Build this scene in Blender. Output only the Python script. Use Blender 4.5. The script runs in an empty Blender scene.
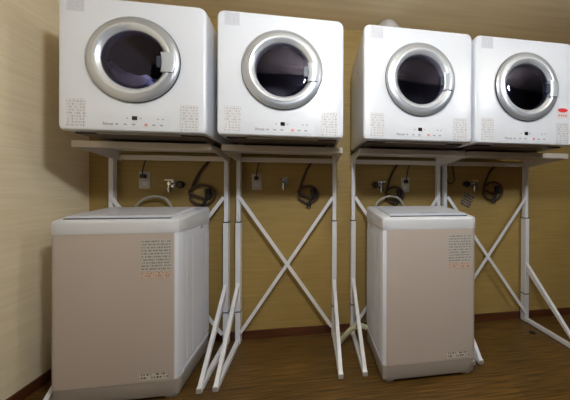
import bpy, bmesh, math, random
from mathutils import Vector, Matrix
C = bpy.context.scene.collection
S = bpy.context.scene
random.seed(7)

# ------------------------------------------------------------------ camera
cam = bpy.data.cameras.new('camera'); camo = bpy.data.objects.new('camera', cam); C.objects.link(camo)
F_PX = 272.65
cam.sensor_fit = 'HORIZONTAL'; cam.sensor_width = 36.0; cam.lens = 36.0 * F_PX / 570.0
cam.shift_x = (285 - 352.05) / 570.0; cam.shift_y = (189.78 - 200) / 570.0
cam.clip_start = 0.02; cam.clip_end = 50
yw, pt, rl = math.radians(8.814), math.radians(-0.129), math.radians(0.216)
fw = Vector((math.sin(yw) * math.cos(pt), math.cos(yw) * math.cos(pt), math.sin(pt)))
rt = Vector((math.cos(yw), -math.sin(yw), 0)); up = rt.cross(fw)
r1 = rt * math.cos(rl) + up * math.sin(rl); u1 = -rt * math.sin(rl) + up * math.cos(rl)
M = Matrix((r1, u1, -fw)).transposed().to_4x4(); M.translation = Vector((1.2471, -1.5043, 1.131))
camo.matrix_world = M; S.camera = camo

# ------------------------------------------------------------------ world, lights, exposure
w = bpy.data.worlds.new('world'); S.world = w; w.use_nodes = True
w.node_tree.nodes['Background'].inputs[0].default_value = (0.9, 0.93, 1, 1)
w.node_tree.nodes['Background'].inputs[1].default_value = 0.02
S.view_settings.view_transform = 'Standard'; S.view_settings.look = 'None'
S.view_settings.exposure = 0.0; S.view_settings.gamma = 1; S.view_settings.use_curve_mapping = False
LAMPS = ((1.40, -1.28, 2.13, 60), (3.04, -1.22, 2.15, 28))     # two globe ceiling lamps before the dryers: x, y, z, watts
GLOBE_R = .07

# ------------------------------------------------------------------ materials
def mat(name, col, rough=.5, metal=0, **kw):
    m = bpy.data.materials.new(name); m.use_nodes = True
    b = m.node_tree.nodes['Principled BSDF']
    b.inputs['Base Color'].default_value = (*col, 1); b.inputs['Roughness'].default_value = rough
    b.inputs['Metallic'].default_value = metal
    for k, v in kw.items(): b.inputs[k.replace('_', ' ')].default_value = v
    return m
def nodes(m): return m.node_tree.nodes, m.node_tree.links, m.node_tree.nodes['Principled BSDF']
def streaks(m, c1, c2, scale, lo=.35, hi=.65, bump=0, obj=False, detail=4):
    n, l, b = nodes(m)
    tc = n.new('ShaderNodeTexCoord'); mp = n.new('ShaderNodeMapping'); mp.inputs['Scale'].default_value = scale
    nz = n.new('ShaderNodeTexNoise'); nz.inputs['Scale'].default_value = 1; nz.inputs['Detail'].default_value = detail
    rp = n.new('ShaderNodeValToRGB'); e = rp.color_ramp.elements
    e[0].position = lo; e[0].color = (*c1, 1); e[1].position = hi; e[1].color = (*c2, 1)
    l.new(tc.outputs['Object'], mp.inputs[0]); l.new(mp.outputs[0], nz.inputs['Vector'])
    l.new(nz.outputs['Fac'], rp.inputs[0]); l.new(rp.outputs[0], b.inputs['Base Color'])
    if bump:
        bp = n.new('ShaderNodeBump'); bp.inputs['Strength'].default_value = bump; bp.inputs['Distance'].default_value = .002
        l.new(nz.outputs['Fac'], bp.inputs['Height']); l.new(bp.outputs[0], b.inputs['Normal'])
    return rp
m_wall = mat('tan_wallpaper', (.55, .42, .24), .6); streaks(m_wall, (.37, .250, .075), (.43, .295, .095), (3, 3, 70), bump=.15)
m_wall2 = mat('beige_wallpaper', (.6, .5, .35), .6); streaks(m_wall2, (.86, .73, .50), (.93, .80, .58), (3, 3, 70), bump=.15)
m_ceil = mat('tan_ceiling', (.5, .38, .22), .7); streaks(m_ceil, (.84, .69, .45), (.92, .78, .54), (1.2, 22, 3), bump=.1)
m_base = mat('red_brown_baseboard', (.13, .045, .02), .4); streaks(m_base, (.075, .022, .008), (.12, .038, .014), (3, 3, 60))
m_dark = mat('dark_unseen_wall', (.035, .03, .028), .7)
m_trim = mat('grey_trim', (.22, .20, .19), .5)
m_white = mat('white_enamel', (.76, .785, .85), .28); m_white.node_tree.nodes['Principled BSDF'].inputs['Coat Weight'].default_value = .3
m_cover = mat('washer_cover_enamel', (.71, .72, .76), .3)
m_cool = mat('washer_enamel', (.76, .78, .86), .22)
m_front = mat('shaded_beige_front', (.54, .465, .42), .35)  # pinkish beige, darkened and warmed for the dim light on the fronts
m_basepl = mat('washer_base_plastic', (.42, .38, .34), .5)
m_steel_w = mat('powder_coated_steel', (.86, .86, .90), .35)
m_shelf = mat('beige_coated_steel', (.76, .70, .62), .45)
m_silver = mat('brushed_silver', (.52, .545, .60), .36, .65)
m_silver2 = mat('polished_silver', (.72, .75, .80), .28, .5)
m_block = mat('pale_grey_handle', (.50, .53, .58), .3, .15)
m_black = mat('black_rubber', (.012, .012, .012), .55)
m_display = mat('display_black', (.01, .01, .012), .15)
m_panel = mat('panel_grey', (.73, .75, .81), .3)
m_grey = mat('panel_print_grey', (.33, .34, .38), .5)
m_pink = mat('panel_print_pink', (.75, .30, .30), .5)
m_drum = mat('dark_drum', (.020, .018, .022), .45, .3)
m_brownhose = mat('brown_hose', (.075, .04, .022), .5)
m_cord = mat('grey_black_cord', (.035, .03, .03), .5)
m_creamhose = mat('cream_hose', (.50, .49, .32), .5)
m_greyhose = mat('grey_hose', (.42, .40, .34), .5)
m_chrome = mat('chrome', (.75, .75, .75), .15, 1)
m_plate = mat('outlet_plate_plastic', (.62, .58, .50), .5)
m_darkknob = mat('dark_brown_plastic', (.04, .022, .015), .4)
m_duct = mat('aluminium_duct', (.78, .78, .80), .35, .45)
m_tag = mat('paper_tag', (.40, .36, .25), .6)
m_cloth = mat('blue_cloth', (.05, .055, .17), .9); streaks(m_cloth, (.32, .34, .62), (.50, .52, .85), (14, 14, 14))
m_lidseam = mat('seam_dark_blue', (.03, .04, .07), .4)
# tinted glass: dark see-through
m_glass = bpy.data.materials.new('tinted_door_glass'); m_glass.use_nodes = True
n, l = m_glass.node_tree.nodes, m_glass.node_tree.links
n.remove(n['Principled BSDF'])
tr = n.new('ShaderNodeBsdfTransparent'); tr.inputs[0].default_value = (.82, .80, .90, 1)
gl = n.new('ShaderNodeBsdfGlossy'); gl.inputs['Roughness'].default_value = .04; gl.inputs[0].default_value = (.56, .54, .92, 1)
fr = n.new('ShaderNodeFresnel'); fr.inputs[0].default_value = 1.6
mx = n.new('ShaderNodeMixShader')
l.new(fr.outputs[0], mx.inputs[0]); l.new(tr.outputs[0], mx.inputs[1]); l.new(gl.outputs[0], mx.inputs[2])
l.new(mx.outputs[0], n['Material Output'].inputs[0])
# wood-look vinyl floor
m_floor = mat('brown_wood_vinyl', (.15, .09, .04), .42)
n, l, b = nodes(m_floor)
tc = n.new('ShaderNodeTexCoord')
br = n.new('ShaderNodeTexBrick'); br.offset = .37; br.inputs['Scale'].default_value = 1
br.inputs['Color1'].default_value = (.86, .86, .86, 1); br.inputs['Color2'].default_value = (1.1, 1.1, 1.1, 1); br.inputs['Mortar'].default_value = (.55, .55, .55, 1)
br.inputs['Mortar Size'].default_value = .0015; br.inputs['Brick Width'].default_value = .92; br.inputs['Row Height'].default_value = .10
l.new(tc.outputs['Object'], br.inputs['Vector'])
mp = n.new('ShaderNodeMapping'); mp.inputs['Scale'].default_value = (4, 130, 1); l.new(tc.outputs['Object'], mp.inputs[0])
nz = n.new('ShaderNodeTexNoise'); nz.inputs['Scale'].default_value = 1; nz.inputs['Detail'].default_value = 6; nz.inputs['Distortion'].default_value = .15
l.new(mp.outputs[0], nz.inputs['Vector'])
rp = n.new('ShaderNodeValToRGB'); e = rp.color_ramp.elements
e[0].position = .38; e[0].color = (.048, .026, .006, 1); e[1].position = .62; e[1].color = (.19, .098, .020, 1)
l.new(nz.outputs['Fac'], rp.inputs[0])
mm = n.new('ShaderNodeMix'); mm.data_type = 'RGBA'; mm.blend_type = 'MULTIPLY'; mm.inputs[0].default_value = 1
l.new(rp.outputs[0], mm.inputs[6]); l.new(br.outputs['Color'], mm.inputs[7]); l.new(mm.outputs[2], b.inputs['Base Color'])

def printed(name, paper, ink, rows, cols, thr=.5):
    """paper with rows of small unreadable print; object space (x across, z up)"""
    m = mat(name, paper, .5); n, l, b = nodes(m)
    tc = n.new('ShaderNodeTexCoord'); sp = n.new('ShaderNodeSeparateXYZ'); l.new(tc.outputs['Object'], sp.inputs[0])
    a = n.new('ShaderNodeMath'); a.operation = 'MULTIPLY'; a.inputs[1].default_value = rows; l.new(sp.outputs['Z'], a.inputs[0])
    f = n.new('ShaderNodeMath'); f.operation = 'FRACT'; l.new(a.outputs[0], f.inputs[0])
    g = n.new('ShaderNodeMath'); g.operation = 'GREATER_THAN'; g.inputs[1].default_value = .45; l.new(f.outputs[0], g.inputs[0])
    fl = n.new('ShaderNodeMath'); fl.operation = 'FLOOR'; l.new(a.outputs[0], fl.inputs[0])
    mu = n.new('ShaderNodeMath'); mu.operation = 'MULTIPLY'; mu.inputs[1].default_value = cols; l.new(sp.outputs['X'], mu.inputs[0])
    cb = n.new('ShaderNodeCombineXYZ'); l.new(mu.outputs[0], cb.inputs[0]); l.new(fl.outputs[0], cb.inputs[1])
    nz = n.new('ShaderNodeTexNoise'); nz.inputs['Scale'].default_value = 1.0; nz.inputs['Detail'].default_value = 1; l.new(cb.outputs[0], nz.inputs['Vector'])
    h = n.new('ShaderNodeMath'); h.operation = 'GREATER_THAN'; h.inputs[1].default_value = thr; l.new(nz.outputs['Fac'], h.inputs[0])
    k = n.new('ShaderNodeMath'); k.operation = 'MULTIPLY'; l.new(g.outputs[0], k.inputs[0]); l.new(h.outputs[0], k.inputs[1])
    x = n.new('ShaderNodeMix'); x.data_type = 'RGBA'; x.inputs[6].default_value = (*paper, 1); x.inputs[7].default_value = (*ink, 1)
    l.new(k.outputs[0], x.inputs[0]); l.new(x.outputs[2], b.inputs['Base Color'])
    return m
m_st1 = printed('printed_label_top', (.63, .64, .70), (.50, .50, .55), 95, 200, .52)
m_st2 = printed('printed_label_low', (.70, .70, .74), (.36, .35, .37), 70, 170, .53)
m_st3 = printed('printed_label_washer', (.56, .53, .49), (.25, .24, .23), 62, 130, .47)
m_st4 = printed('printed_label_beige', (.62, .46, .36), (.25, .16, .13), 70, 110, .55)
m_st5 = printed('printed_label_energy', (.66, .62, .55), (.12, .11, .10), 60, 80, .50)
m_st6 = printed('printed_plate', (.30, .25, .17), (.07, .05, .04), 45, 70, .45)
m_red = mat('red_sticker', (.75, .03, .04), .45)
m_paper = mat('white_paper', (.72, .70, .70), .5)

# ------------------------------------------------------------------ mesh helpers
def obj(name, bm, m, parent=None, loc=None, smooth=False, kind=None, label=None, bevel=0):
    if bevel:
        bmesh.ops.bevel(bm, geom=[e for e in bm.edges if len(e.link_faces) == 2 and e.calc_face_angle(0) > .6], offset=bevel, segments=2, affect='EDGES', profile=.5)
    bmesh.ops.recalc_face_normals(bm, faces=bm.faces)
    me = bpy.data.meshes.new(name); bm.to_mesh(me); bm.free()
    if m: me.materials.append(m)
    if smooth:
        for p in me.polygons: p.use_smooth = True
        try: me.set_sharp_from_angle(angle=math.radians(smooth if smooth is not True else 40))
        except Exception: pass
    o = bpy.data.objects.new(name, me); C.objects.link(o)
    if parent: o.parent = parent
    if loc: o.location = loc
    if kind: o['kind'] = kind
    if label: o['label'] = label
    return o
def tag(o, label, cat, group=None):
    o['label'] = label; o['category'] = cat
    if group: o['group'] = group
    return o
def thing(name, label, cat, loc=(0, 0, 0), group=None):
    o = bpy.data.objects.new(name, None); o.empty_display_size = .1; C.objects.link(o); o.location = loc
    return tag(o, label, cat, group)
def NB(): return bmesh.new()
def box(bm, x0, x1, y0, y1, z0, z1):
    v = [bm.verts.new((x, y, z)) for x in (x0, x1) for y in (y0, y1) for z in (z0, z1)]
    for f in ((0, 1, 3, 2), (4, 6, 7, 5), (0, 4, 5, 1), (2, 3, 7, 6), (0, 2, 6, 4), (1, 5, 7, 3)): bm.faces.new([v[i] for i in f])
    return bm
def beam(bm, p0, p1, wx, h):
    """rectangular bar from p0 to p1; wx = width along side axis, h = other"""
    p0, p1 = Vector(p0), Vector(p1); d = (p1 - p0).normalized()
    ref = Vector((1, 0, 0)) if abs(d.x) < .5 else Vector((0, 1, 0))
    s = (ref - d * ref.dot(d)).normalized(); t = d.cross(s)
    a = []
    for p in (p0, p1): a.append([bm.verts.new(p + s * sx * wx / 2 + t * sy * h / 2) for sx, sy in ((-1, -1), (1, -1), (1, 1), (-1, 1))])
    for i in range(4): bm.faces.new((a[0][i], a[0][(i + 1) % 4], a[1][(i + 1) % 4], a[1][i]))
    bm.faces.new(a[0][::-1]); bm.faces.new(a[1]); return bm
def spline(pts, k=8):
    P = [Vector(p) for p in pts]; P = [P[0] * 2 - P[1]] + P + [P[-1] * 2 - P[-2]]; out = []
    for i in range(1, len(P) - 2):
        a, b_, c, d = P[i - 1:i + 3]
        for j in range(k):
            t = j / k
            out.append(.5 * ((2 * b_) + (c - a) * t + (2 * a - 5 * b_ + 4 * c - d) * t * t + (3 * b_ - a - 3 * c + d) * t ** 3))
    out.append(P[-2]); return out
def tube(bm, pts, r, n=10, rib=0):
    rings = []; prev = None
    for i, p in enumerate(pts):
        p = Vector(p); q = Vector(pts[min(i + 1, len(pts) - 1)]); o = Vector(pts[max(i - 1, 0)])
        d = (q - o).normalized()
        if prev is None:
            ref = Vector((0, 0, 1)) if abs(d.z) < .8 else Vector((1, 0, 0)); s = d.cross(ref).normalized()
        else: s = (prev - d * prev.dot(d)).normalized()
        prev = s; t = d.cross(s); rr = r * (1 + (rib if i % 2 else 0))
        rings.append([bm.verts.new(p + (s * math.cos(2 * math.pi * k / n) + t * math.sin(2 * math.pi * k / n)) * rr) for k in range(n)])
    for a, b_ in zip(rings, rings[1:]):
        for k in range(n): bm.faces.new((a[k], a[(k + 1) % n], b_[(k + 1) % n], b_[k]))
    bm.faces.new(rings[0][::-1]); bm.faces.new(rings[-1]); return bm
def cyl(bm, p0, p1, r, n=20, r2=None):
    p0, p1 = Vector(p0), Vector(p1); d = (p1 - p0).normalized(); ref = Vector((0, 0, 1)) if abs(d.z) < .8 else Vector((1, 0, 0))
    s = d.cross(ref).normalized(); t = d.cross(s); a = []
    for p, rr in ((p0, r), (p1, r if r2 is None else r2)):
        a.append([bm.verts.new(p + (s * math.cos(2 * math.pi * k / n) + t * math.sin(2 * math.pi * k / n)) * rr) for k in range(n)])
    for k in range(n): bm.faces.new((a[0][k], a[0][(k + 1) % n], a[1][(k + 1) % n], a[1][k]))
    bm.faces.new(a[0][::-1]); bm.faces.new(a[1]); return bm
def loft(bm, loops, cap0=False, cap1=False, close=True):
    R = [[bm.verts.new(p) for p in L] for L in loops]; n = len(R[0])
    for a, b_ in zip(R, R[1:]):
        for k in range(n if close else n - 1): bm.faces.new((a[k], a[(k + 1) % n], b_[(k + 1) % n], b_[k]))
    if cap0: bm.faces.new(R[0][::-1])
    if cap1: bm.faces.new(R[-1])
    return R
def lathe_y(bm, prof, cx, cz, n=56):
    """revolve (radius, y) profile about the y axis through (cx, cz)"""
    return loft(bm, [[(cx + r * math.cos(2 * math.pi * k / n), y, cz + r * math.sin(2 * math.pi * k / n)) for k in range(n)] for r, y in prof])
def rrect(x0, x1, z0, z1, r0, n, rlow=None):
    """n points on a rounded rectangle, by angle from its centre (starting at +x)"""
    cx, cz = (x0 + x1) / 2, (z0 + z1) / 2; hx, hz = (x1 - x0) / 2, (z1 - z0) / 2; out = []
    for k in range(n):
        a = 2 * math.pi * k / n; dx, dz = math.cos(a), math.sin(a)
        t = min(hx / abs(dx) if abs(dx) > 1e-9 else 9e9, hz / abs(dz) if abs(dz) > 1e-9 else 9e9)
        x, z = dx * t, dz * t
        r = r0 if (rlow is None or z > 0) else rlow
        qx, qz = hx - r, hz - r
        if abs(x) > qx and abs(z) > qz:      # corner: intersect the ray with the corner arc
            sx, sz = math.copysign(1, x), math.copysign(1, z)
            ox, oz = sx * qx, sz * qz; bq = dx * ox + dz * oz
            disc = bq * bq - (ox * ox + oz * oz - r * r)
            if disc > 0: tt = bq + math.sqrt(disc); x, z = dx * tt, dz * tt
        out.append((cx + x, cz + z))
    return out
def label_plate(name, x0, x1, y, z0, z1, m, parent, label=None, t=.0006):
    bm = box(NB(), -(x1 - x0) / 2, (x1 - x0) / 2, -t, 0, -(z1 - z0) / 2, (z1 - z0) / 2)
    return obj(name, bm, m, parent, ((x0 + x1) / 2, y, (z0 + z1) / 2), label=label)

# ------------------------------------------------------------------ room
XL, XR, YB, YF, H = -0.266, 5.2, 0.645, -1.70, 2.397
T = .1
obj('floor', box(NB(), XL - T, XR + T, YF - T, YB + T, -T, 0), m_floor, kind='structure')
obj('ceiling', box(NB(), XL - T, XR + T, YF - T, YB + T, H, H + T), m_ceil, kind='structure')
obj('wall_back', box(NB(), XL - T, XR + T, YB, YB + T, 0, H), m_wall, kind='structure')
obj('wall_left', box(NB(), XL - T, XL, YF, YB, 0, H), m_wall2, kind='structure')
obj('wall_right', box(NB(), XR, XR + T, YF, YB, 0, H), m_dark, kind='structure')  # unseen wall, toned dark to cut warm bounce light
obj('wall_front', box(NB(), XL - T, XR + T, YF - T, YF, 0, H), m_dark, kind='structure')
obj('baseboard_back', box(NB(), XL, XR, YB - .011, YB, 0, .062), m_base, kind='structure', bevel=.003)
obj('baseboard_left', box(NB(), XL, XL + .011, .080, YB - .011, 0, .062), m_base, kind='structure', bevel=.003)
obj('trim_1', box(NB(), XL, XL + .010, -.02, .080, 0, H), m_trim, kind='structure', bevel=.003)

def ceiling_lamp(x, y, z, watts, label):
    t = thing('ceiling_lamp', label, 'ceiling lamp', (x, y, H))
    bm = NB(); cyl(bm, (0, 0, -.02), (0, 0, 0), .06, 32); obj('ceiling_rose', bm, m_chrome, t, smooth=40)
    bm = NB(); cyl(bm, (0, 0, z - H + GLOBE_R - .004), (0, 0, -.02), .014, 16); obj('stem', bm, m_chrome, t, smooth=40)
    em = bpy.data.materials.new('lit_globe'); em.use_nodes = True
    b = em.node_tree.nodes['Principled BSDF']; b.inputs['Base Color'].default_value = (.8, .8, .8, 1)
    b.inputs['Emission Color'].default_value = (.90, .95, 1, 1); b.inputs['Emission Strength'].default_value = watts / (4 * math.pi ** 2 * GLOBE_R ** 2)
    bm = NB(); bmesh.ops.create_uvsphere(bm, u_segments=24, v_segments=16, radius=GLOBE_R)
    obj('globe', bm, em, t, (0, 0, z - H), smooth=True)
ceiling_lamp(*LAMPS[0], 'globe ceiling lamp in front of the gap between second and third dryers')
ceiling_lamp(*LAMPS[1], 'globe ceiling lamp in front of the right end dryer')

# ------------------------------------------------------------------ dryers
ZD = 1.4136; DW, DH, DD = .662, .65, .555
def text_mesh(s, size, loc, m, parent, name='lettering', label=None):
    cu = bpy.data.curves.new(name, 'FONT'); cu.body = s; cu.size = size; cu.extrude = .0003; cu.offset = .0006
    o = bpy.data.objects.new(name, cu); C.objects.link(o)
    dg = bpy.context.evaluated_depsgraph_get(); me = bpy.data.meshes.new_from_object(o.evaluated_get(dg))
    bpy.data.objects.remove(o); me.materials.clear(); me.materials.append(m)
    q = bpy.data.objects.new(name, me); C.objects.link(q); q.parent = parent; q.location = loc; q.rotation_euler = (math.pi / 2, 0, 0)
    if label: q['label'] = label
    return q
def make_dryer():
    t = thing('clothes_dryer', '', 'clothes dryer', (0, 0, 0), 'dryers on the stands')
    cx, cz, N = .334, .352, 160
    def hole(r, y): return [(cx + r * math.cos(2 * math.pi * k / N), y, cz + r * math.sin(2 * math.pi * k / N)) for k in range(N)]
    def out(i, y, r=.034): return [(x, y, z) for x, z in rrect(i, DW - i, i * .6, DH - i, r, N, .014)]
    bm = NB()
    # the opening, front skin, rolled front edge, shell tapering a little to the back
    mid = [((a[0] + b[0]) / 2, 0, (a[2] + b[2]) / 2) for a, b in zip(hole(.175, 0), out(.014, .0))]
    loops = [hole(.165, .05), hole(.165, .004), hole(.169, .0), mid, out(.014, 0), out(.007, .0015), out(.0025, .005), out(.0004, .011), out(0, .02),
             out(.0, .06), out(.003, .15), out(.006, .40), out(.009, DD - .02), out(.018, DD - .004), out(.03, DD)]
    loft(bm, loops, cap1=True)
    obj('body', bm, m_white, t, smooth=35)
    bm = NB()      # drum: open-fronted barrel behind the opening
    lathe_y(bm, [(.166, .045), (.20, .06), (.245, .10), (.25, .40), (.22, .44), (.03, .45)], cx, cz, 48)
    obj('drum', bm, m_drum, t, smooth=40)
    # door: dark gasket, wide brushed ring, bright inner bevel, bulging glass
    bm = NB(); lathe_y(bm, [(.170, .0), (.2105, -.0005), (.2120, -.004), (.2115, -.010), (.203, -.011), (.18, -.012)], cx, cz)
    obj('door_gasket', bm, m_black, t, smooth=40)
    bm = NB(); lathe_y(bm, [(.2095, -.007), (.2095, -.012), (.206, -.016), (.198, -.021), (.186, -.0245), (.175, -.0255)], cx, cz, 72)
    ring = obj('door_ring', bm, m_silver, t, smooth=60)
    bm = NB(); lathe_y(bm, [(.175, -.0255), (.171, -.0285), (.166, -.0285), (.157, -.023), (.148, -.015), (.1420, -.008), (.142, .03)], cx, cz, 72)
    obj('inner_bezel', bm, m_silver2, ring, smooth=60)
    bm = NB(); prof = [(.1425, -.011), (.135, -.0125), (.12, -.0135), (.09, -.0148), (.06, -.0157), (.03, -.0161), (.0005, -.0163)]
    R = lathe_y(bm, prof, cx, cz, 56)
    obj('door_glass', bm, m_glass, t, smooth=60)
    # latch block on the right of the ring
    bm = NB()
    a0, a1, ri, ro = math.radians(-19), math.radians(12), .145, .2155
    L = []
    for k in range(9):
        a = a0 + (a1 - a0) * k / 8; c, s = math.cos(a), math.sin(a)
        xi, xo = cx + .132 + .004 * math.cos((k - 4) / 2), cx + ro * c - .018
        z = cz + .180 * s
        L.append([(xi, -.012, z), (xi, -.031, z), (xi + .008, -.0355, z), (xo - .010, -.034, z), (xo - .001, -.029, z), (xo, -.008, z)])
    loft(bm, L, cap0=True, cap1=True)
    obj('door_handle', bm, m_block, ring, smooth=35, label='pale grey latch block on the right of the door ring')
    bm = NB(); box(bm, cx + .112, cx + .133, -.030, -.018, cz - .035, cz + .018)
    obj('finger_recess', bm, m_lidseam, ring, bevel=.005)
    # control strip
    pn = obj('control_panel', box(NB(), .185, .50, -.0012, .004, .022, .080), m_panel, t, bevel=.001)
    obj('display', box(NB(), .322, .345, -.003, -.0008, .056, .075), m_display, pn)
    for k, x in enumerate((.255, .292, .329, .366, .42, .455)): 
        if k not in (3,): obj('button', box(NB(), x - .007, x + .007, -.0020, -.001, .030, .037), m_grey, pn)
    for x in (.30, .36, .44, .462): obj('indicator', box(NB(), x - .004, x + .004, -.0020, -.001, .062, .067), m_grey, pn)
    bm = NB(); cyl(bm, (.385, -.001, .034), (.385, -.0022, .034), .008); obj('start_button', bm, m_pink, pn)
    text_mesh('Rinnai', .019, (.192, -.0014, .028), m_grey, pn, 'brand_lettering')
    # printed labels
    label_plate('sticker', .038, .112, -.0002, .572, .640, m_st1, t)
    label_plate('sticker', .038, .118, -.0002, .018, .150, m_st2, t)
    label_plate('sticker', .540, .628, -.0002, .012, .142, m_st2, t)
    # underside pan coloured dark for the shade beneath, plus slot and feet
    pan = obj('shaded_base_pan', box(NB(), .03, DW - .03, .06, DD - .02, -.008, .02), m_darkknob, t)
    obj('lint_tray_edge', box(NB(), .14, .52, .030, .0595, -.008, .004), m_basepl, pan)
    for x in (.065, DW - .065):
        for y in (.245, DD - .06):
            bm = NB(); cyl(bm, (x, y, -.0186), (x, y, .0), .019, 16); obj('foot', bm, m_basepl, t, smooth=40)
    # carrying recess on each side
    for x, s in ((.0025, -1), (DW - .0025, 1)):
        bm = NB(); cyl(bm, (x - s * .004, .20, .46), (x + s * .0015, .20, .46), .012, 16); obj('screw_cap', bm, m_grey, t, smooth=40)
    return t
def copy_tree(o, parent=None):
    c = o.copy(); C.objects.link(c)
    if parent: c.parent = parent
    for ch in list(o.children): copy_tree(ch, c)
    return c
dryer = make_dryer()
bpy.context.view_layer.update()
DX = (.0540, .7690, 1.5450, 2.2260)
DL = ('white clothes dryer at the left end, blue laundry behind its round door',
      'white clothes dryer second from the left, over the gap with no washer under it',
      'white clothes dryer third from the left, above the right-hand washer and under the silver duct',
      'white clothes dryer at the right end, red sticker low on its front')
ds = []
for i, x in enumerate(DX):
    d = dryer if i == 0 else copy_tree(dryer)
    d.location = (x, 0, ZD); d['label'] = DL[i]; ds.append(d)
    if i == 3: d.scale = (1.03, 1, 1)
# the red notice only on the right-hand dryer
rs = label_plate('warning_sticker', .545, .625, -.0009, .170, .236, m_paper, ds[3], 'white sticker with a red oval')
bm = NB(); loft(bm, [[(.034 * math.cos(a), y, .013 * math.sin(a) + .018) for a in [2 * math.pi * k / 32 for k in range(32)]] for y in (-.0022, -.0006)], cap0=True, cap1=True)
obj('red_oval', bm, m_red, rs)
bm = NB()
for k in range(4): box(bm, -.03 + k * .016, -.022 + k * .016, -.0014, -.0006, -.020, -.010)
obj('red_print', bm, m_red, rs)

# laundry inside the left dryer: crumpled heap at the left of the drum
bm = NB(); bmesh.ops.create_icosphere(bm, subdivisions=4, radius=1)
from mathutils import noise
for v in bm.verts:
    p = v.co.copy(); k = 1 + .28 * noise.noise(p * 2.1) + .12 * noise.noise(p * 5)
    v.co = Vector((p.x * .135 * k, p.y * .09 * k, p.z * .055 * k))
    if v.co.x < 0: v.co.z += .10 * (-v.co.x / .125) ** 1.6
lo = obj('laundry', bm, m_cloth, loc=(DX[0] + .275, .125, ZD + .262), smooth=True)
tag(lo, 'blue crumpled laundry inside the far left dryer', 'laundry')

# silver exhaust duct above the third dryer
t = thing('exhaust_duct', 'silver flexible duct bending from the top of the third dryer into the wall', 'exhaust duct', (1.80, .36, ZD + DH))
pts = [Vector((0, 0, z)) for z in (.0, .012, .024, .036, .048, .060, .072, .084, .096, .108, .120)]
for k in range(1, 17):
    a = math.pi / 2 * k / 16; pts.append(Vector((0, .10 - .10 * math.cos(a), .120 + .10 * math.sin(a))))
for k in range(1, 12): pts.append(Vector((0, .10 + k * .0164, .220)))
bm = NB(); tube(bm, pts, .075, 28, rib=.06); obj('flexible_pipe', bm, m_duct, t, smooth=50)
bm = NB(); cyl(bm, (0, .262, .220), (0, YB - .36 - .001, .220), .075, 32, .078); obj('wall_collar', bm, m_duct, t, smooth=40)
bm = NB(); cyl(bm, (0, 0, .0), (0, 0, .03), .085, 32); obj('dryer_collar', bm, m_duct, t, smooth=40)

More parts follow.
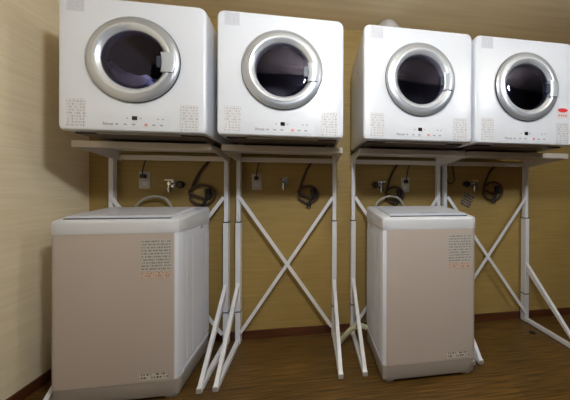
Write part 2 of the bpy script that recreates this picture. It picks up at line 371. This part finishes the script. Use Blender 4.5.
# ------------------------------------------------------------------ stands
SF, YP, ZS = .216, .600, 1.395      # shelf front y, post y, shelf top
def stand(xl, xr, label, shelf_left=None, ztop=.43):
    t = thing('dryer_stand', label, 'dryer stand', (0, 0, 0), 'stands under the dryers'); t.location = ((xl + xr) / 2, .35, 0)
    X, Y = (xl + xr) / 2, .35
    def B(name, m, fn, par=t, bev=.002, lab=None):
        bm = NB(); fn(bm); bmesh.ops.translate(bm, verts=bm.verts, vec=(-X, -Y, 0)); return obj(name, bm, m, par, bevel=bev, label=lab)
    a, b_ = xl - .018 if shelf_left is None else shelf_left, xr + .018
    sh = B('shelf', m_shelf, lambda bm: box(bm, a, b_, SF, SF + .022, ZS - .036, ZS), lab='beige steel shelf frame')
    for s, x in ((1, a), (-1, b_)):
        def side(bm, s=s, x=x):      # side plate, deeper at the post, with a flat flange on top
            x2 = x + s * .003
            v = []
            for q in (x, x2):
                v.append([bm.verts.new(p) for p in ((q, SF + .022, ZS), (q, SF + .022, ZS - .036), (q, YP + .02, ZS - .075), (q, YP + .02, ZS))])
            for k in range(4): bm.faces.new((v[0][k], v[0][(k + 1) % 4], v[1][(k + 1) % 4], v[1][k]))
            bm.faces.new(v[0][::-1]); bm.faces.new(v[1])
            box(bm, min(x, x + s * .085), max(x, x + s * .085), SF + .022, YP + .02, ZS - .004, ZS - .0005)
        B('side_bracket', m_shelf, side, bev=0)
    B('shelf_tray', m_shelf, lambda bm: (box(bm, a + .08, b_ - .08, SF + .022, SF + .24, ZS - .0035, ZS - .001), box(bm, a + .08, b_ - .08, YP - .13, YP + .02, ZS - .0035, ZS - .001)), sh, 0)  # front strip deepened to block light spilling through onto the wall
    B('rear_rail', m_shelf, lambda bm: box(bm, a + .004, b_ - .004, YP - .010, YP + .014, ZS - .066, ZS - .032))
    for s, x in ((1, xl), (-1, xr)):
        B('post', m_steel_w, lambda bm: box(bm, x - .014, x + .014, YP - .022, YP + .018, .5, ZS - .004))
        p = B('post_sleeve', m_steel_w, lambda bm: box(bm, x - .0175, x + .0175, YP - .030, YP + .024, 0.004, .89))
        for z in (.885, .235): B('band', m_black, lambda bm: box(bm, x - .019, x + .019, YP - .0315, YP + .0255, z, z + .007), p, 0)
        fr = B('foot_rail', m_steel_w, lambda bm: box(bm, x - .0145, x + .0145, .10, YP - .030, .006, .034))
        B('end_cap', m_basepl, lambda bm: box(bm, x - .0135, x + .0135, .094, .100, .008, .032), fr, .001)
        B('rubber_foot', m_black, lambda bm: (box(bm, x - .010, x + .010, .108, .135, 0, .0062)), fr, 0)
        def st(bm):      # diagonal strut, cut flat on the rail below and against the post above
            y0, y1, z1, z2 = .101, YP - .030, .035, ztop
            ps = [(y0, z1 - .004), (y0 + .026, z1 - .004), (y1, z2 - .05), (y1, z2 + .012)]
            v = [[bm.verts.new((q, yy, zz)) for yy, zz in ps] for q in (x - .012, x + .012)]
            for k in range(4): bm.faces.new((v[0][k], v[0][(k + 1) % 4], v[1][(k + 1) % 4], v[1][k]))
            bm.faces.new(v[0][::-1]); bm.faces.new(v[1])
        B('strut', m_steel_w, st, bev=.0015)
    B('brace', m_steel_w, lambda bm: beam(bm, (xl + .018, YP - .032, .085), (xr - .012, YP - .032, 1.07), .003, .024), bev=0)
    B('brace', m_steel_w, lambda bm: beam(bm, (xr - .018, YP - .036, .085), (xl + .012, YP - .036, 1.07), .003, .024), bev=0)
    return t
stand(-.090, .650, 'white steel stand at the far left, straddling the left washer', -.052)
stand(.734, 1.434, 'white steel stand second from the left, X brace in view, no washer under it', .727)
stand(1.581, 2.284, 'white steel stand third from the left, straddling the right-hand washer')
stand(2.343, 3.089, 'white steel stand at the right end, no washer under it', None, .49)

# ------------------------------------------------------------------ washers
def washer(x0, x1, yf, label, wrap):
    W = x1 - x0; D = .47; N = 96
    t = thing('washing_machine', label, 'washing machine', (x0, yf, 0), 'washing machines under the stands')
    def out(i, z, dy=0, r=.03): return [(x, y, z) for x, y in rrect(i, W - i, i + dy, D - i, r, N)]
    bm = NB(); loft(bm, [out(.0, .108), out(0, .11), out(0, .30), out(0, .925), out(.001, .928)], cap0=True, cap1=True)
    body = obj('body', bm, m_cool, t, smooth=35)
    # beige front panel skin, its colour also carrying the dim warm shading
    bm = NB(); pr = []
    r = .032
    for k in range(6):      # the skin wraps one front corner; the bare one reads as a highlight
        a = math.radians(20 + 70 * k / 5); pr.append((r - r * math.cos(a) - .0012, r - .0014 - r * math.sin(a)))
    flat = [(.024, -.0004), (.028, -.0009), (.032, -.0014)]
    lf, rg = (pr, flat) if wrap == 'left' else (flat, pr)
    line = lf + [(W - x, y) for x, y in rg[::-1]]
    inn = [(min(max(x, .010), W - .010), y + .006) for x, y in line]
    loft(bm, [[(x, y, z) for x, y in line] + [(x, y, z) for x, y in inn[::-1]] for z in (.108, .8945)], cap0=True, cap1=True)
    obj('shaded_front_panel', bm, m_front, t, smooth=20, label='pinkish beige front panel with dim light in its colour')
    bm = NB(); loft(bm, [out(.008, .020, 0), out(.003, .028, 0), out(.0015, .108, 0)], cap0=True, cap1=True)
    bs = obj('base', bm, m_basepl, t, smooth=35)
    for x in (.050, W - .050):
        for y in (.047, D - .05):
            bm = NB(); loft(bm, [[(x + rr * math.cos(2 * math.pi * k / 24), y + rr * math.sin(2 * math.pi * k / 24), z) for k in range(24)] for rr, z in ((.032, .0), (.038, .006), (.044, .024))], cap0=True, cap1=True)
            obj('foot', bm, m_basepl, bs, smooth=40)
    # stamped panels on the two sides
    for x, s in ((W, 1), (0, -1)):
        bm = NB()
        for (ya, yb, za, zb) in ((.10, .145, .16, .84), (.175, .36, .16, .84), (.39, .435, .16, .84)):
            box(bm, min(x - .001, x + s * .0016), max(x - .001, x + s * .0016), ya, yb, za, zb)
        box(bm, min(x - .001, x + s * .004), max(x - .001, x + s * .004), .045, D - .04, .118, .134)
        obj('side_panel', bm, m_cool, t, bevel=.001)
        bm = NB(); cyl(bm, (x - s * .001, .30, .885), (x + s * .004, .30, .885), .012, 16); obj('side_emblem', bm, m_chrome, t, smooth=40)
    # top cover: front band, deck rising to the back, lid and rear cover
    bm = NB()
    def sl(i, z, k=1): return [(x, y, z + k * max(0, min(y, .43)) * .085) for x, y, _ in out(i, 0)]
    loft(bm, [out(-.0018, .896), out(-.0022, .898), out(-.0022, .930), sl(-.0022, .948), sl(-.0010, .957), sl(.004, .9635), sl(.012, .9675), sl(.03, .969)], cap0=True, cap1=True)
    top = obj('top_cover', bm, m_cover, t, smooth=30)
    bm = NB(); loft(bm, [out(.001, .892), out(.001, .8965)], cap0=True, cap1=True)
    obj('seam', bm, m_grey, top)
    bm = NB(); lp = [(.035, .9735), (.17, .985), (.345, .9995)]
    R = [[bm.verts.new((x, y, z + dz)) for y, z in lp] for x in (.05, W - .05) for dz in (0, .012)]
    A = [R[0][0], R[0][1], R[0][2], R[1][2], R[1][1], R[1][0]]; Bq = [R[2][0], R[2][1], R[2][2], R[3][2], R[3][1], R[3][0]]
    for k in range(6): bm.faces.new((A[k], A[(k + 1) % 6], Bq[(k + 1) % 6], Bq[k]))
    bm.faces.new(A[::-1]); bm.faces.new(Bq)
    lid = obj('lid', bm, m_cool, t, bevel=.002)
    obj('lid_grip', box(NB(), W / 2 - .06, W / 2 + .06, .040, .060, .985, .990), m_grey, lid)
    pn = obj('control_panel', box(NB(), .05, W - .05, .018, .0335, .969, .9745), m_lidseam, top, label='dark line under the lid edge')
    # labels on the front
    label_plate('instruction_sticker', W - .180, W - .040, -.0018, .690, .860, m_st3, t, 'printed sticker with small grey text')
    label_plate('instruction_strip', W - .180, W - .040, -.0025, .655, .692, m_st4, t, 'beige strip under the sticker')
    label_plate('energy_sticker', W - .190, W - .050, -.0020, .120, .154, m_st5, t, 'pale sticker low on the front')
    # drain outlet on the back
    return t
washer(-.048, .556, .080, 'white washing machine with shade-tinted pinkish beige front, under the left dryer near the left wall', 'left')
washer(1.664, 2.252, .020, 'white washing machine with a shade-tinted pinkish beige front standing under the third dryer', 'right')

# ------------------------------------------------------------------ hoses
bm = NB(); tube(bm, spline([(1.470, .47, .019), (1.480, .45, .045), (1.512, .43, .095), (1.56, .42, .140), (1.61, .415, .150), (1.635, .41, .146), (1.655, .409, .136)], 9), .018, 12, rib=.05)
tag(obj('drain_hose', bm, m_creamhose, smooth=50), 'cream drain hose curling to the floor left of the right-hand washer', 'hose')
for x, lab in ((.10, 'beige water hose arching up behind the left washer'), (1.80, 'beige water hose arching up behind the right-hand washer')):
    bm = NB(); tube(bm, spline([(x - .045, .583, .90), (x - .04, .585, 1.00), (x + .01, .586, 1.055), (x + .08, .587, 1.075), (x + .15, .586, 1.055), (x + .19, .583, .985), (x + .19, .583, .90)], 8), .009, 10)
    tag(obj('water_hose', bm, m_greyhose, smooth=50), lab, 'hose', 'water hoses behind the washers')

# ------------------------------------------------------------------ wall fittings
def outlet(x, z, label):
    t = thing('wall_outlet', label, 'wall outlet', (x, YB, z), 'outlets under the dryers')
    obj('cover_plate', box(NB(), -.035, .035, -.007, 0, -.06, .06), m_plate, t, bevel=.002)
    for dz in (-.025, .025): obj('socket', box(NB(), -.016, .016, -.0085, -.0068, dz - .014, dz + .014), m_paper, t)
    return t
def cord(x, z, xt, label):
    t = thing('power_cord', label, 'power cord', (x, YB - .011, z), 'power cords of the dryers')
    obj('plug', box(NB(), -.013, .013, -.030, .0018, -.012, .016), m_cord, t, bevel=.003)
    bm = NB(); tube(bm, spline([(0, -.018, .014), (.004, -.022, .05), (.02, -.014, .12), (xt - x, -.002, ZS - .066 - z)], 8), .0045, 8); obj('cable', bm, m_cord, t, smooth=50)
for x, z, xt, i in ((.085, 1.19, .13, 'left washer'), (.852, 1.183, .90, 'open second stand'), (2.021, 1.167, 2.06, 'right-hand washer')):
    outlet(x, z, 'beige wall outlet plate behind and above the ' + i if 'washer' in i else 'beige wall outlet plate seen through the ' + i)
    cord(x, z + .025, xt, 'dark power cord plugged in above the ' + i if 'washer' in i else 'dark power cord plugged in inside the ' + i)
def tap(x, z, label, s=1):
    t = thing('water_tap', label, 'tap', (x, YB, z), 'wall taps for washers')
    bm = NB(); cyl(bm, (0, 0, 0), (0, -.006, 0), .025, 20); cyl(bm, (0, -.005, 0), (0, -.055, 0), .011, 14); obj('body', bm, m_chrome, t, smooth=40)
    bm = NB(); cyl(bm, (.0, -.045, .008), (0, -.045, -.06), .010, 14); cyl(bm, (0, -.045, -.028), (0, -.045, -.046), .016, 14); obj('spout', bm, m_chrome, t, smooth=40)
    bm = NB(); cyl(bm, (0, -.045, .01), (0, -.045, .022), .007, 12); cyl(bm, (-.03, -.045, .026), (.03, -.045, .026), .008, 12); obj('tap_handle', bm, m_chrome, t, smooth=40)
    return t
def valve(x, z, label):
    t = thing('gas_cock', label, 'gas valve', (x, YB, z), 'gas cocks on the wall')
    bm = NB(); cyl(bm, (0, 0, 0), (0, -.03, 0), .024, 18); cyl(bm, (0, -.03, 0), (0, -.045, 0), .028, 18, .022); obj('knob', bm, m_darkknob, t, smooth=40)
    return t
for x, z, lab in ((.265, 1.165, 'above the left washer'), (1.055, 1.185, 'in the middle of the open second stand'), (1.812, 1.165, 'above the right-hand washer'), (2.615, 1.175, 'under the dryer at the right end')):
    tap(x, z, 'chrome water tap on the wall ' + lab)
valve(2.555, 1.178, 'dark round gas valve on the wall under the right end dryer')
valve(.325, 1.16, 'dark round gas valve beside the tap above the left washer')
valve(1.765, 1.165, 'dark round gas valve beside the tap above the right-hand washer')
# paper tag hanging tilted from the right-end tap
bm = box(NB(), -.048, .048, -.004, 0, -.056, .056); g = obj('hanging_tag', bm, m_st6, loc=(2.575, YB - .002, 1.045), bevel=.001); g.rotation_euler = (0, math.radians(28), 0)
tag(g, 'tilted beige plate with small print on the wall beneath the right-end tap', 'tag')
def gas_hose(cx, cz, xt, lab, r=.075):
    t = thing('gas_hose', lab, 'gas hose', (cx, YB - .0115, cz), 'coiled gas hoses under the dryers')
    p = [(xt - cx, .0, ZS - .04 - cz), (-.02, 0, .17), (-r * .85, -.005, .06)]
    for k in range(1, 12):
        a = math.radians(165 + k * 33); p.append((r * math.cos(a) * 1.05, -.005 - k * .0012, r * math.sin(a) * .9))
    p += [(.02, -.012, -.03)]
    bm = NB(); tube(bm, spline(p, 6), .0095, 10); obj('tube', bm, m_brownhose, t, smooth=50)
    bm = NB(); cyl(bm, (.035, -.012, .045), (.045, -.012, -.02), .020, 16); cyl(bm, (.028, -.012, -.02), (.008, -.012, -.075), .012, 14); cyl(bm, (.01, -.012, -.07), (.002, -.012, -.095), .017, 14)
    obj('connector', bm, m_black, t, smooth=40)
    bm = NB(); cyl(bm, (.036, .0113, .01), (.036, -.020, .01), .014, 16); obj('wall_cock', bm, m_chrome, t, smooth=40)
gas_hose(2.80, 1.118, 2.86, 'brown gas hose coiled in a loop on the wall under the right end dryer', .085)
gas_hose(1.235, 1.09, 1.27, 'brown gas hose coiled in a loop inside the open second stand', .07)
gas_hose(.475, 1.085, .53, 'brown gas hose coiled in a loop above the left washer', .08)
gas_hose(1.925, 1.085, 1.965, 'brown gas hose coiled in a loop above the right-hand washer', .07)
bm = NB(); tube(bm, spline([(2.425, .624, 1.335), (2.44, .62, 1.25), (2.435, .615, 1.20), (2.40, .615, 1.18), (2.37, .612, 1.22), (2.385, .624, 1.335)], 8), .005, 8)
tag(obj('cable_loop', bm, m_cord, smooth=50), 'black cable loop hanging below the rear rail between third and fourth stands', 'cable')
# little black pad on the floor by the right post
t = bm = NB(); cyl(bm, (0, 0, 0), (0, 0, .006), .024, 24); cyl(bm, (0, 0, .006), (0, 0, .010), .016, 24)
tag(obj('floor_pad', bm, m_black, loc=(2.99, .405, 0), smooth=40), 'small black round pad on the floor near the right-end post', 'pad')
